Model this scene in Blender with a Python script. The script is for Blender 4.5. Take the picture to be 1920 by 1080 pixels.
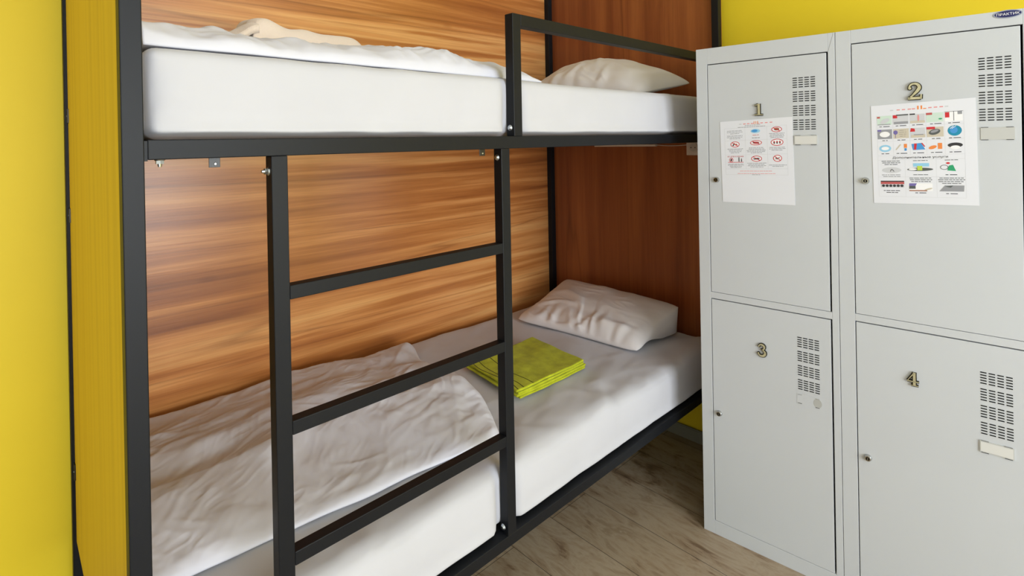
import bpy, bmesh, math, random
from mathutils import Vector, Matrix, noise

# ------------------------------------------------------------------ clear
for o in list(bpy.data.objects):
    bpy.data.objects.remove(o)
SC = bpy.context.scene
COL = SC.collection

def lin(c):
    c = c / 255.0
    return c / 12.92 if c <= 0.04045 else ((c + 0.055) / 1.055) ** 2.4
def rgb(r, g, b, a=1.0):
    return (lin(r), lin(g), lin(b), a)

# ------------------------------------------------------------------ camera
F_PX = 1001.0
cam = bpy.data.cameras.new('camera')
cam.sensor_fit = 'HORIZONTAL'; cam.sensor_width = 36.0
cam.lens = F_PX / 1920.0 * 36.0
cam.shift_x = 0.0
cam.shift_y = (266.0 - 540.0) / 1920.0
cam.clip_start = 0.02
camo = bpy.data.objects.new('camera', cam); COL.objects.link(camo)
R = Vector((0.72007497, -0.69365373, -0.01834502))
U = Vector((0.01468655, -0.01119647, 0.99982946))
F = Vector((0.69374084, 0.72022159, -0.00212509))
m = Matrix.Identity(4)
for i in range(3):
    m[i][0] = R[i]; m[i][1] = U[i]; m[i][2] = -F[i]
m[0][3], m[1][3], m[2][3] = -0.13681, -1.00898, 1.37173
camo.matrix_world = m
SC.camera = camo

# ------------------------------------------------------------------ world, light, exposure
SC.view_settings.view_transform = 'Standard'
SC.view_settings.look = 'None'
SC.view_settings.gamma = 1.0
SC.view_settings.use_curve_mapping = False
SC.view_settings.exposure = 0.0
W = bpy.data.worlds.new('world'); SC.world = W; W.use_nodes = True
bg = W.node_tree.nodes['Background']
bg.inputs['Color'].default_value = (0.80, 0.90, 1.0, 1); bg.inputs['Strength'].default_value = 2.0

WIN = (-0.95, 1.40, 0.25, 2.35)      # window opening: x0, x1, z0, z1 in the wall behind the camera
YF = -4.3
def area(name, loc, rot, sx, sy, power, col):
    l = bpy.data.lights.new(name, 'AREA'); l.shape = 'RECTANGLE'; l.size = sx; l.size_y = sy
    l.energy = power; l.color = col
    o = bpy.data.objects.new(name, l); COL.objects.link(o)
    o.location = loc; o.rotation_euler = rot
    return o
# daylight entering through the window (area light just inside the pane, pointing into the room)
area('window_daylight', ((WIN[0] + WIN[1]) / 2, YF + 0.06, (WIN[2] + WIN[3]) / 2), (math.radians(90), 0, 0),
     WIN[1] - WIN[0] - 0.1, WIN[3] - WIN[2] - 0.1, 158.0, (0.90, 0.955, 1.0))

# ------------------------------------------------------------------ materials
def new_mat(name):
    mt = bpy.data.materials.new(name); mt.use_nodes = True
    nt = mt.node_tree; b = nt.nodes['Principled BSDF']
    return mt, nt, b
def coords(nt, scale=(1, 1, 1), rot=(0, 0, 0)):
    tc = nt.nodes.new('ShaderNodeTexCoord'); mp = nt.nodes.new('ShaderNodeMapping')
    mp.inputs['Scale'].default_value = scale; mp.inputs['Rotation'].default_value = rot
    nt.links.new(tc.outputs['Object'], mp.inputs['Vector'])
    return mp.outputs['Vector']
def noise_node(nt, vec, scale, detail=3, rough=0.5, dist=0.0):
    n = nt.nodes.new('ShaderNodeTexNoise'); n.inputs['Scale'].default_value = scale
    n.inputs['Detail'].default_value = detail; n.inputs['Roughness'].default_value = rough
    n.inputs['Distortion'].default_value = dist
    nt.links.new(vec, n.inputs['Vector'])
    return n.outputs['Fac']
def ramp(nt, fac, stops):
    r = nt.nodes.new('ShaderNodeValToRGB')
    while len(r.color_ramp.elements) < len(stops): r.color_ramp.elements.new(0.5)
    for e, (p, c) in zip(r.color_ramp.elements, stops): e.position = p; e.color = c
    nt.links.new(fac, r.inputs['Fac'])
    return r.outputs['Color']
def mixc(nt, a, b, fac, mode='MIX'):
    x = nt.nodes.new('ShaderNodeMix'); x.data_type = 'RGBA'; x.blend_type = mode
    for k, v in ((6, a), (7, b)):
        if isinstance(v, tuple): x.inputs[k].default_value = v
        else: nt.links.new(v, x.inputs[k])
    if isinstance(fac, float): x.inputs[0].default_value = fac
    else: nt.links.new(fac, x.inputs[0])
    return x.outputs[2]
def bump(nt, b, h, strength, dist=0.001):
    bp = nt.nodes.new('ShaderNodeBump'); bp.inputs['Strength'].default_value = strength
    bp.inputs['Distance'].default_value = dist
    nt.links.new(h, bp.inputs['Height']); nt.links.new(bp.outputs['Normal'], b.inputs['Normal'])
def plain(name, c, rough=0.5, metal=0.0, spec=0.5, nscale=None, nstr=0.1, var=0.0, vscale=8):
    mt, nt, b = new_mat(name)
    b.inputs['Base Color'].default_value = c
    b.inputs['Roughness'].default_value = rough; b.inputs['Metallic'].default_value = metal
    b.inputs['Specular IOR Level'].default_value = spec
    v = coords(nt)
    if var:
        f = noise_node(nt, v, vscale, 4)
        d = tuple(x * (1 - var) for x in c[:3]) + (1,)
        e = tuple(min(1, x * (1 + var)) for x in c[:3]) + (1,)
        nt.links.new(ramp(nt, f, [(0.3, d), (0.7, e)]), b.inputs['Base Color'])
    if nscale: bump(nt, b, noise_node(nt, v, nscale, 4), nstr)
    return mt

M = {}
M['black'] = plain('black_powder_coat', rgb(19, 21, 25), 0.45, 0.0, 0.22, 900, 0.12, 0.05, 6)
M['black_plastic'] = plain('black_bracket', rgb(22, 22, 23), 0.35, 0, 0.5, 400, 0.1)
M['zinc'] = plain('zinc_plated_steel', rgb(205, 212, 218), 0.28, 1.0, 0.5, 300, 0.15)
M['chrome'] = plain('chrome', rgb(190, 190, 188), 0.15, 1.0)
M['dark'] = plain('dark_gap', rgb(18, 18, 18), 0.7, 0, 0.2)
M['locker'] = plain('light_grey_powder_coat', rgb(202, 206, 210), 0.33, 0.0, 0.5, 700, 0.05, 0.012, 3)
M['locker_in'] = plain('locker_inner_grey', rgb(120, 121, 118), 0.6)
M['seam'] = plain('frame_seam', rgb(140, 141, 138), 0.6)
M['white_wall'] = plain('white_plaster', rgb(228, 230, 232), 0.9, 0, 0.2, 120, 0.2, 0.015)
M['ceiling'] = plain('white_ceiling', rgb(238, 240, 242), 0.95, 0, 0.2, 150, 0.2)
M['yellow'] = plain('yellow_paint', rgb(236, 210, 40), 0.55, 0, 0.4, 90, 0.12, 0.02, 2)
M['white_paint'] = plain('white_gloss_paint', rgb(240, 240, 238), 0.35)
M['gold'] = plain('brass_number', rgb(206, 200, 166), 0.35, 0.45, 0.5, 500, 0.25, 0.12, 90)
M['gold_edge'] = plain('tarnished_number_edge', rgb(38, 34, 20), 0.4, 0.4)
M['card'] = plain('cream_card', rgb(218, 218, 214), 0.6)
M['card_grey'] = plain('grey_plastic_holder', rgb(196, 197, 194), 0.35)
M['glue'] = plain('glue_patch', rgb(180, 181, 177), 0.6)
M['baseboard'] = plain('grey_baseboard', rgb(128, 128, 122), 0.5, 0, 0.4, 200, 0.1, 0.04)
M['oval'] = plain('navy_enamel', rgb(24, 30, 92), 0.3)
M['oval_rim'] = plain('silver_rim', rgb(165, 172, 190), 0.3, 0.5)
M['socket'] = plain('white_plastic', rgb(214, 210, 204), 0.4)
M['paper'] = plain('white_paper', rgb(229, 231, 238), 0.55, 0, 0.4, 60, 0.1)
INK = {'black': (50, 50, 54), 'grey': (150, 152, 158), 'lgrey': (205, 207, 212), 'red': (205, 40, 50), 'pink': (228, 150, 150),
       'orange': (236, 140, 70), 'blue': (70, 150, 215), 'lblue': (150, 205, 235), 'teal': (20, 140, 175), 'green': (40, 160, 110),
       'beige': (205, 196, 178), 'mint': (205, 225, 212), 'purple': (115, 105, 170), 'dgrey': (85, 90, 90), 'brown': (165, 110, 85), 'lime': (190, 215, 80),
       'white': (245, 245, 247), 'mred': (190, 90, 90)}
for k, c in INK.items(): M['ink_' + k] = plain('print_' + k, rgb(*c), 0.6)

def cloth_mat(name, c, weave=1800, strength=0.12, rough=0.85, var=0.03, sheen=0.2, crease=0.0):
    mt, nt, b = new_mat(name)
    b.inputs['Roughness'].default_value = rough
    b.inputs['Specular IOR Level'].default_value = 0.2
    b.inputs['Sheen Weight'].default_value = sheen
    v = coords(nt)
    f = noise_node(nt, v, 5, 4)
    d = tuple(x * (1 - var) for x in c[:3]) + (1,)
    nt.links.new(ramp(nt, f, [(0.35, d), (0.65, c)]), b.inputs['Base Color'])
    h = noise_node(nt, v, weave, 2)
    if crease:
        v2 = coords(nt, (1.0, 2.2, 1.0), (0, 0, 0.5))
        n2 = noise_node(nt, v2, 11, 5, 0.6, 0.8)
        ad = nt.nodes.new('ShaderNodeMath'); ad.operation = 'MULTIPLY_ADD'
        nt.links.new(n2, ad.inputs[0]); ad.inputs[1].default_value = crease; nt.links.new(h, ad.inputs[2])
        h = ad.outputs[0]
    bump(nt, b, h, strength, 0.0012)
    return mt
M['sheet'] = cloth_mat('white_cotton_sheet', rgb(195, 195, 201), crease=3.0)
M['duvet'] = cloth_mat('white_cotton_duvet', rgb(214, 214, 224), sheen=0.1, crease=6.0)
M['pillow'] = cloth_mat('white_pillowcase', rgb(222, 218, 218), sheen=0.1, crease=5.0)
M['peach'] = cloth_mat('peach_terry', rgb(232, 215, 200), 500, 0.9, 1.0, 0.05, 0.5)
# green towel: terry with dark woven lines
mt, nt, b = new_mat('lime_terry'); M['lime'] = mt
b.inputs['Roughness'].default_value = 1.0; b.inputs['Sheen Weight'].default_value = 0.1
b.inputs['Specular IOR Level'].default_value = 0.1
v = coords(nt); f = noise_node(nt, v, 28, 4)
basec = ramp(nt, f, [(0.3, rgb(165, 170, 30)), (0.7, rgb(196, 204, 44))])
nt.links.new(basec, b.inputs['Base Color'])
bump(nt, b, noise_node(nt, v, 450, 3), 0.9, 0.002)
M['lime_line'] = plain('dark_green_thread', rgb(38, 44, 14), 0.9)

def wood_mat(name, axis, seed, stops, rough=0.36, bands=1.0):
    """laminate with grain running along the given axis of the object"""
    mt, nt, b = new_mat(name)
    L = nt.links
    def sc(al, ac): return (al, ac, ac) if axis == 'X' else ((ac, ac, al) if axis == 'Z' else (ac, al, ac))
    def shifted(scale, off):
        tc = nt.nodes.new('ShaderNodeTexCoord'); mp = nt.nodes.new('ShaderNodeMapping')
        mp.inputs['Scale'].default_value = scale; mp.inputs['Location'].default_value = (seed + off, seed * 1.7 + off, seed * 0.6 + off)
        L.new(tc.outputs['Object'], mp.inputs['Vector']); return mp.outputs['Vector']
    big = noise_node(nt, shifted(sc(0.13, 3.0 * bands), 0), 2.0, 4, 0.55, 0.35)
    mid = noise_node(nt, shifted(sc(0.30, 11 * bands), 3), 2.0, 5, 0.6, 0.25)
    fine = noise_node(nt, shifted(sc(2.5, 110 * bands), 7), 2.0, 3, 0.6, 0.1)
    a = nt.nodes.new('ShaderNodeMath'); a.operation = 'MULTIPLY_ADD'
    L.new(big, a.inputs[0]); a.inputs[1].default_value = 0.62
    a2 = nt.nodes.new('ShaderNodeMath'); a2.operation = 'MULTIPLY'; L.new(mid, a2.inputs[0]); a2.inputs[1].default_value = 0.38
    L.new(a2.outputs[0], a.inputs[2])
    col = ramp(nt, a.outputs[0], stops)
    # fine pores
    pores = ramp(nt, fine, [(0.35, (0.70, 0.66, 0.60, 1)), (0.55, (1, 1, 1, 1))])
    col = mixc(nt, col, pores, 0.4, 'MULTIPLY')
    # dark veins: thin contour lines of a stretched noise
    vn = noise_node(nt, shifted(sc(0.12, 3.6 * bands), 11), 1.6, 2, 0.5, 0.45)
    s1 = nt.nodes.new('ShaderNodeMath'); s1.operation = 'SUBTRACT'; L.new(vn, s1.inputs[0]); s1.inputs[1].default_value = 0.5
    s2 = nt.nodes.new('ShaderNodeMath'); s2.operation = 'ABSOLUTE'; L.new(s1.outputs[0], s2.inputs[0])
    vein = ramp(nt, s2.outputs[0], [(0.0, (0.42, 0.33, 0.26, 1)), (0.010, (0.85, 0.8, 0.75, 1)), (0.035, (1, 1, 1, 1))])
    col = mixc(nt, col, vein, 0.55, 'MULTIPLY')
    # small knots
    vo = nt.nodes.new('ShaderNodeTexVoronoi'); vo.inputs['Scale'].default_value = 2.1
    L.new(shifted(sc(0.8, 2.0), 5), vo.inputs['Vector'])
    kn = ramp(nt, vo.outputs['Distance'], [(0.0, (0.35, 0.26, 0.2, 1)), (0.035, (0.7, 0.62, 0.55, 1)), (0.075, (1, 1, 1, 1))])
    col = mixc(nt, col, kn, 0.8, 'MULTIPLY')
    L.new(col, b.inputs['Base Color'])
    b.inputs['Roughness'].default_value = rough
    b.inputs['Specular IOR Level'].default_value = 0.75 if axis == 'X' else 0.5
    bump(nt, b, fine, 0.25, 0.0006)
    return mt
WSTOPS = [(0.32, rgb(118, 62, 26)), (0.40, rgb(160, 94, 44)), (0.47, rgb(186, 118, 60)), (0.52, rgb(212, 146, 84)), (0.58, rgb(228, 170, 106)), (0.63, rgb(186, 118, 60)), (0.72, rgb(150, 86, 40))]
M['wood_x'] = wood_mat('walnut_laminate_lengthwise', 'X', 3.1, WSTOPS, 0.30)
M['wood_z_shaded'] = wood_mat('walnut_laminate_upright_shaded', 'Z', 8.7, [(0.28, rgb(104, 52, 26)), (0.45, rgb(132, 70, 36)), (0.6, rgb(158, 92, 48)), (0.75, rgb(134, 72, 38))])  # same laminate as wood_x; the head end's shade is put into darker stops
YST = [(0.3, rgb(196, 160, 30)), (0.5, rgb(212, 178, 40)), (0.7, rgb(204, 168, 32))]
mt, nt, b = new_mat('yellow_stained_board'); M['yellow_board'] = mt
g = noise_node(nt, coords(nt, (9, 9, 0.25)), 2.0, 4)
nt.links.new(ramp(nt, g, YST), b.inputs['Base Color']); b.inputs['Roughness'].default_value = 0.5
bump(nt, b, g, 0.1, 0.0008)
M['ply'] = plain('plywood_board', rgb(205, 160, 110), 0.7, 0, 0.3, 40, 0.1, 0.06)

# floor: aged oak planks running away towards the bunk wall (along Y)
mt, nt, b = new_mat('aged_oak_laminate_floor'); M['floor'] = mt
tc = nt.nodes.new('ShaderNodeTexCoord')
mp = nt.nodes.new('ShaderNodeMapping'); mp.inputs['Rotation'].default_value = (0, 0, math.radians(90)); mp.inputs['Location'].default_value = (0.3, 0.06, 0)
nt.links.new(tc.outputs['Object'], mp.inputs['Vector'])
br = nt.nodes.new('ShaderNodeTexBrick'); br.inputs['Scale'].default_value = 1.0
br.inputs['Brick Width'].default_value = 6.0; br.inputs['Row Height'].default_value = 0.193
br.inputs['Mortar Size'].default_value = 0.0010; br.inputs['Mortar Smooth'].default_value = 0.1; br.inputs['Bias'].default_value = 0.0
br.inputs['Color1'].default_value = (0.15, 0.15, 0.15, 1); br.inputs['Color2'].default_value = (0.85, 0.85, 0.85, 1); br.inputs['Mortar'].default_value = (0.5, 0.5, 0.5, 1)
br.offset = 0.37
nt.links.new(mp.outputs['Vector'], br.inputs['Vector'])
n1 = noise_node(nt, coords(nt, (6.0, 1.9, 1)), 1.9, 7, 0.62, 1.6)
n2 = noise_node(nt, coords(nt, (14, 2.4, 1)), 3.0, 6, 0.7, 0.8)
ad = nt.nodes.new('ShaderNodeMath'); ad.operation = 'MULTIPLY_ADD'; nt.links.new(n2, ad.inputs[0]); ad.inputs[1].default_value = 0.32
ad2 = nt.nodes.new('ShaderNodeMath'); ad2.operation = 'MULTIPLY'; nt.links.new(n1, ad2.inputs[0]); ad2.inputs[1].default_value = 0.68
nt.links.new(ad2.outputs[0], ad.inputs[2])
fc = ramp(nt, ad.outputs[0], [(0.30, rgb(92, 72, 52)), (0.39, rgb(132, 110, 88)), (0.45, rgb(166, 148, 126)), (0.53, rgb(180, 166, 146)), (0.62, rgb(156, 138, 116)), (0.72, rgb(196, 186, 168))])
tone = mixc(nt, rgb(225, 215, 200), rgb(255, 250, 245), br.outputs['Color'])
fc = mixc(nt, fc, tone, 0.8, 'MULTIPLY')
fc = mixc(nt, fc, rgb(52, 42, 32), br.outputs['Fac'])
nt.links.new(fc, b.inputs['Base Color']); b.inputs['Roughness'].default_value = 0.5
bump(nt, b, n2, 0.15, 0.001)

mt, nt, b = new_mat('window_glass'); M['glass'] = mt
b.inputs['Transmission Weight'].default_value = 1.0; b.inputs['Roughness'].default_value = 0.0; b.inputs['IOR'].default_value = 1.45

# ------------------------------------------------------------------ mesh helpers
class MB:
    def __init__(s): s.v = []; s.f = []; s.mi = []; s.mats = []; s.smooth = []
    def m(s, mat):
        if mat not in s.mats: s.mats.append(mat)
        return s.mats.index(mat)
    def add(s, vs, fs, mat, smooth=False):
        o = len(s.v); s.v += [tuple(p) for p in vs]; k = s.m(mat)
        for f in fs: s.f.append(tuple(i + o for i in f)); s.mi.append(k); s.smooth.append(smooth)
        return s
    def box(s, x0, x1, y0, y1, z0, z1, mat):
        vs = [(x0, y0, z0), (x1, y0, z0), (x1, y1, z0), (x0, y1, z0), (x0, y0, z1), (x1, y0, z1), (x1, y1, z1), (x0, y1, z1)]
        return s.add(vs, [(0, 3, 2, 1), (4, 5, 6, 7), (0, 1, 5, 4), (1, 2, 6, 5), (2, 3, 7, 6), (3, 0, 4, 7)], mat)
    def cyl(s, c, axis, r, h, mat, n=20, r2=None, rot=0.0):
        """cylinder from c along axis for length h (r2: end radius)"""
        a = Vector(axis).normalized(); t = Vector((0, 0, 1)) if abs(a.z) < 0.9 else Vector((1, 0, 0))
        u = a.cross(t).normalized(); w = a.cross(u); c = Vector(c); r2 = r if r2 is None else r2
        vs = []
        for rr, hh in ((r, 0), (r2, h)):
            for i in range(n):
                th = rot + 2 * math.pi * i / n
                vs.append(c + a * hh + (u * math.cos(th) + w * math.sin(th)) * rr)
        fs = [(i, (i + 1) % n, n + (i + 1) % n, n + i) for i in range(n)]
        fs += [tuple(range(n))[::-1], tuple(range(n, 2 * n))]
        return s.add(vs, fs, mat, False)
    def prism(s, poly, y0, y1, mat):
        """polygon in (x, z) extruded in y"""
        n = len(poly)
        vs = [(p[0], y0, p[1]) for p in poly] + [(p[0], y1, p[1]) for p in poly]
        fs = [tuple(range(n)), tuple(range(2 * n - 1, n - 1, -1))] + [(i, n + i, n + (i + 1) % n, (i + 1) % n) for i in range(n)]
        return s.add(vs, fs, mat)
    def build(s, name, parent=None, bevel=0.0, loc=None, seg=2):
        me = bpy.data.meshes.new(name); me.from_pydata(s.v, [], s.f)
        for k in s.mats: me.materials.append(M[k])
        for p, k, sm in zip(me.polygons, s.mi, s.smooth): p.material_index = k; p.use_smooth = sm
        bm = bmesh.new(); bm.from_mesh(me); bmesh.ops.recalc_face_normals(bm, faces=bm.faces); bm.to_mesh(me); bm.free()
        o = bpy.data.objects.new(name, me); COL.objects.link(o)
        if parent: o.parent = parent
        if loc: o.location = loc
        if bevel:
            bv = o.modifiers.new('bevel', 'BEVEL'); bv.width = bevel; bv.segments = seg; bv.limit_method = 'ANGLE'
            bv.angle_limit = math.radians(40); bv.harden_normals = False
            for p in me.polygons: p.use_smooth = False
        return o
def thing(name, label, cat, loc=(0, 0, 0), rotz=0.0, group=None):
    o = bpy.data.objects.new(name, None); COL.objects.link(o); o.empty_display_size = 0.1
    o.location = loc; o.rotation_euler = (0, 0, rotz); o['label'] = label; o['category'] = cat
    if group: o['group'] = group
    return o
def tag(o, label, cat, group=None):
    o['label'] = label; o['category'] = cat
    if group: o['group'] = group
    return o
def struct(o): o['kind'] = 'structure'; return o
def bx(name, parent, x0, x1, y0, y1, z0, z1, mat, bevel=0.0):
    return MB().box(x0, x1, y0, y1, z0, z1, mat).build(name, parent, bevel)

def N(x, y, z=0.0): return noise.noise(Vector((x, y, z)))
def ridge(x, y, z=0.0):
    return 1.0 - min(1.0, abs(N(x, y, z)) * 2.4)
def wrinkle(x, y, seed, ang=0.35, k=9.0):
    """cloth creases: sparse ridged noise stretched along a wandering direction"""
    wx = x + 0.11 * N(x * 2.3, y * 2.3, seed + 9) + 0.03 * N(x * 7, y * 7, seed + 1); wy = y + 0.11 * N(x * 2.3 + 7, y * 2.3, seed + 5)
    h = 0.0
    for i, (a, s, amp) in enumerate(((ang, 0.7, 1.0), (ang + 0.45, 1.25, 0.60), (ang - 0.7, 1.6, 0.42), (ang + 0.15, 3.1, 0.25))):
        ca, sa = math.cos(a), math.sin(a)
        p = wx * ca + wy * sa; q = -wx * sa + wy * ca
        msk = min(1, max(0, 0.45 + 1.5 * N(x * 3.1 * s + i * 5, y * 3.1 * s, seed + 20 + i)))
        r = ridge(p * k * 0.35 * s, q * k * s, seed + i * 3.3)
        h += amp * msk * r * r * (3 - 2 * r)
    return h / 1.5 + 0.10 * N(x * 11, y * 11, seed)

def grid_mesh(name, nu, nv, top, bot, mat, parent=None, seam=None):
    """closed cloth: a top and a bottom height grid stitched round the rim"""
    vs = []; fs = []
    for j in range(nv + 1):
        for i in range(nu + 1): vs.append(top(i / nu, j / nv))
    o = len(vs)
    for j in range(nv + 1):
        for i in range(nu + 1): vs.append(bot(i / nu, j / nv))
    w = nu + 1
    for j in range(nv):
        for i in range(nu):
            a = j * w + i
            fs.append((a, a + 1, a + w + 1, a + w)); fs.append((o + a, o + a + w, o + a + w + 1, o + a + 1))
    for i in range(nu):
        fs.append((i, o + i, o + i + 1, i + 1)); a = nv * w + i; fs.append((a, a + 1, o + a + 1, o + a))
    for j in range(nv):
        a = j * w; fs.append((a, a + w, o + a + w, o + a)); a = j * w + nu; fs.append((a, o + a, o + a + w, a + w))
    b = MB(); b.add(vs, fs, mat, True)
    return b.build(name, parent)

def soft_box(name, x0, x1, y0, y1, z0, z1, r, step, mat, disp, parent=None):
    """box with rounded edges on a dense grid; disp(p, n) returns a displacement vector"""
    bm = bmesh.new(); lo = Vector((x0, y0, z0)); hi = Vector((x1, y1, z1)); d = hi - lo
    key = {}
    def vert(p):
        k = tuple(round(c, 5) for c in p)
        if k not in key:
            q = Vector([min(max(p[i], lo[i] + r), hi[i] - r) for i in range(3)])
            nn = Vector(p) - q
            # keep only as much as the rounded shape reaches
            nn = nn.normalized() if nn.length > 1e-9 else Vector((0, 0, 1))
            key[k] = bm.verts.new(q + nn * r + disp(q + nn * r, nn))
        return key[k]
    def coordsl(a, b, dd, st):
        n = max(2, int(round(dd / st))); base = [a + dd * i / n for i in range(n + 1)]
        extra = [a + r * t for t in (0.15, 0.4, 0.7, 1.0)] + [b - r * t for t in (0.15, 0.4, 0.7, 1.0)]
        base = [t for t in base if t <= a or t >= b or (a + r * 1.1 < t < b - r * 1.1)]
        return sorted(set(round(t, 6) for t in base + extra))
    xs, ys, zs = (coordsl(lo[i], hi[i], d[i], step) for i in range(3))
    def face(us, ws, mk):
        for i in range(len(us) - 1):
            for j in range(len(ws) - 1):
                q = [vert(mk(us[i], ws[j])), vert(mk(us[i + 1], ws[j])), vert(mk(us[i + 1], ws[j + 1])), vert(mk(us[i], ws[j + 1]))]
                try: bm.faces.new(q)
                except ValueError: pass
    face(xs, ys, lambda a, b: (a, b, z1)); face(xs, ys, lambda a, b: (a, b, z0))
    face(xs, zs, lambda a, b: (a, y0, b)); face(xs, zs, lambda a, b: (a, y1, b))
    face(ys, zs, lambda a, b: (x0, a, b)); face(ys, zs, lambda a, b: (x1, a, b))
    bmesh.ops.recalc_face_normals(bm, faces=bm.faces)
    me = bpy.data.meshes.new(name); bm.to_mesh(me); bm.free(); me.materials.append(M[mat])
    for p in me.polygons: p.use_smooth = True
    o = bpy.data.objects.new(name, me); COL.objects.link(o)
    if parent: o.parent = parent
    return o

# ------------------------------------------------------------------ room
XL_, XR_, YB, ZC = -1.9, 2.115, 1.0, 2.75
struct(bx('floor', None, XL_, XR_ + 0.1, YF - 0.1, YB + 0.1, -0.05, 0.0, 'floor'))
struct(bx('ceiling', None, XL_ - 0.1, XR_ + 0.1, YF - 0.1, YB + 0.1, ZC, ZC + 0.1, 'ceiling'))
struct(bx('wall_back', None, XL_ - 0.1, XR_ + 0.1, YB, YB + 0.1, 0, ZC, 'yellow'))
struct(bx('wall_right', None, XR_, XR_ + 0.1, YF - 0.1, YB, 0, ZC, 'yellow'))
struct(bx('wall_left', None, XL_ - 0.1, XL_, YF - 0.1, YB, 0, ZC, 'white_wall'))
wf = MB()
wf.box(XL_ - 0.1, WIN[0], YF - 0.1, YF, 0, ZC, 'white_wall').box(WIN[1], XR_ + 0.1, YF - 0.1, YF, 0, ZC, 'white_wall')
wf.box(WIN[0], WIN[1], YF - 0.1, YF, 0, WIN[2], 'white_wall').box(WIN[0], WIN[1], YF - 0.1, YF, WIN[3], ZC, 'white_wall')
struct(wf.build('wall_front'))
wn = MB(); x0, x1, z0, z1 = WIN
for a in ((x0, x1, z0, z0 + .06), (x0, x1, z1 - .06, z1), (x0, x0 + .06, z0, z1), (x1 - .06, x1, z0, z1), ((x0 + x1) / 2 - .04, (x0 + x1) / 2 + .04, z0, z1)):
    wn.box(a[0], a[1], YF - 0.07, YF - 0.01, a[2], a[3], 'white_paint')
wn.box(x0 + .05, x1 - .05, YF - 0.045, YF - 0.040, z0 + .05, z1 - .05, 'glass')
struct(wn.build('window_1'))
struct(MB().box(XR_ - 0.013, XR_, YF, YB, 0, 0.052, 'baseboard').box(XR_ - 0.013, XR_ - 0.004, YF, YB, 0.052, 0.058, 'baseboard').build('baseboard_right', None, 0.002))
struct(MB().box(XL_, XR_ - 0.014, YB - 0.010, YB, 0, 0.052, 'baseboard').build('baseboard_back', None, 0.002))

# ------------------------------------------------------------------ bunk bed
T = 0.0296; L = 2.0492; WB = 0.9546; ZT = 2.42
UB, UT, LB, LT = 1.3516, 1.3839, 0.3223, 0.352
bed = thing('bunk_bed', 'black square-tube metal bunk bed with ladder and walnut panels, white mattresses on both levels', 'bunk bed')
bx('post', bed, 0, T, 0, T, 0, ZT, 'black', 0.0015)
bx('post', bed, L, L + T, 0, T, 0, ZT, 'black', 0.0015)
bx('post', bed, 0, T, WB, WB + T, 0, ZT, 'black', 0.0015)
bx('post', bed, L, L + T, WB, WB + T, 0, ZT, 'black', 0.0015)
for z0, z1, nm in ((UB, UT, 'upper'), (LB, LT, 'lower')):
    bx('side_rail', bed, T + 0.0045, L - 0.0045, 0, T, z0, z1, 'black', 0.0015)
    bx('side_rail', bed, T + 0.0045, L - 0.0045, WB, WB + T, z0, z1, 'black', 0.0015)
    for x in (T, L - 0.0045):
        for y in (0.0, WB): bx('end_flange', bed, x, x + 0.0045, y + 0.002, y + T, z0 - 0.002, z1 - 0.002, 'black')
    bx('end_rail', bed, 0.0205, T - 0.001 + 0.012, T, WB, z0, z1, 'black', 0.0015)
    bx('end_rail', bed, L + 0.001, L + T - 0.001, T, WB, z0, z1, 'black', 0.0015)
    bx('base_board', bed, T + 0.014, L - 0.002, T + 0.001, WB - 0.001, z1 - 0.012, z1 - 0.001, 'ply' if nm == 'upper' else 'black')
bx('top_rail', bed, T, L, 0, T, ZT - T, ZT, 'black', 0.0015)
bx('top_rail', bed, T, L, WB, WB + T, ZT - T, ZT, 'black', 0.0015)
# guard rail at the head half of the upper level
XG = 0.8445; G1 = 1.7095; G0 = G1 - 0.0315
gr = MB().box(XG, XG + T + .001, 0, T, UT, G1, 'black').build('guard_rail_post', bed, 0.0015)
bx('guard_rail', bed, XG + T + .001, L, 0, T, G0, G1, 'black', 0.0015)
# ladder hanging between the two front rails
lad = bpy.data.objects.new('ladder', None); COL.objects.link(lad); lad.parent = bed; lad.location = (0.2232, 0, LT)
XLd, XRd = 0.2232, 0.7962
def lbx(name, x0, x1, y0, y1, z0, z1, bev=0.0015): return bx(name, lad, x0 - XLd, x1 - XLd, y0, y1, z0 - LT, z1 - LT, 'black', bev)
lbx('stile', XLd, XLd + T, 0, T, LT, UB)
lbx('stile', XRd, XRd + T, 0, T, LT, UB)
for zt in (1.1083, 0.8543, 0.6095): lbx('rung', XLd + T, XRd, 0, 0.0262, zt - 0.0262, zt)
# bolts
def bolt(c, axis, parent, big=True, off=(0, 0, 0), nm='bolt'):
    c = Vector(c) - Vector(off); a = Vector(axis); b = MB()
    b.cyl(c, a, 0.0082, 0.0018, 'zinc', 24, 0.0070)
    if big:
        b.cyl(c + a * 0.0018, a, 0.0062, 0.0052, 'zinc', 6); b.cyl(c + a * 0.007, a, 0.0034, 0.005, 'zinc', 14, 0.0026)
    else:
        b.cyl(c + a * 0.0016, a, 0.0066, 0.0030, 'zinc', 24, 0.0042)
    return b.build(nm, parent)
o3 = (XLd, 0, LT)
bolt((XLd, 0.0165, 1.3235), (-1, 0, 0), lad, True, o3, 'nut')
bolt((XRd, 0.0170, 1.3290), (-1, 0, 0), lad, False, o3)
bolt((XRd, 0.0190, 0.3665), (-1, 0, 0), lad, False, o3)
bolt((XG, 0.0165, 1.4060), (-1, 0, 0), bed, False)
bolt((0.0523, 0.013, UB), (0, 0, -1), bed, True, nm='nut')
# small black plates under the upper rail
for x in (0.133, 0.7436):
    p = bx('bracket', bed, x - 0.0088, x + 0.0088, 0.0135, 0.0155, UB - 0.0165, UB + 0.001, 'black_plastic', 0.0004)
    MB().cyl((x + 0.001, 0.0135, UB - 0.0105), (0, -1, 0), 0.0024, 0.0009, 'zinc', 14, 0.0016).build('screw', p)
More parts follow.
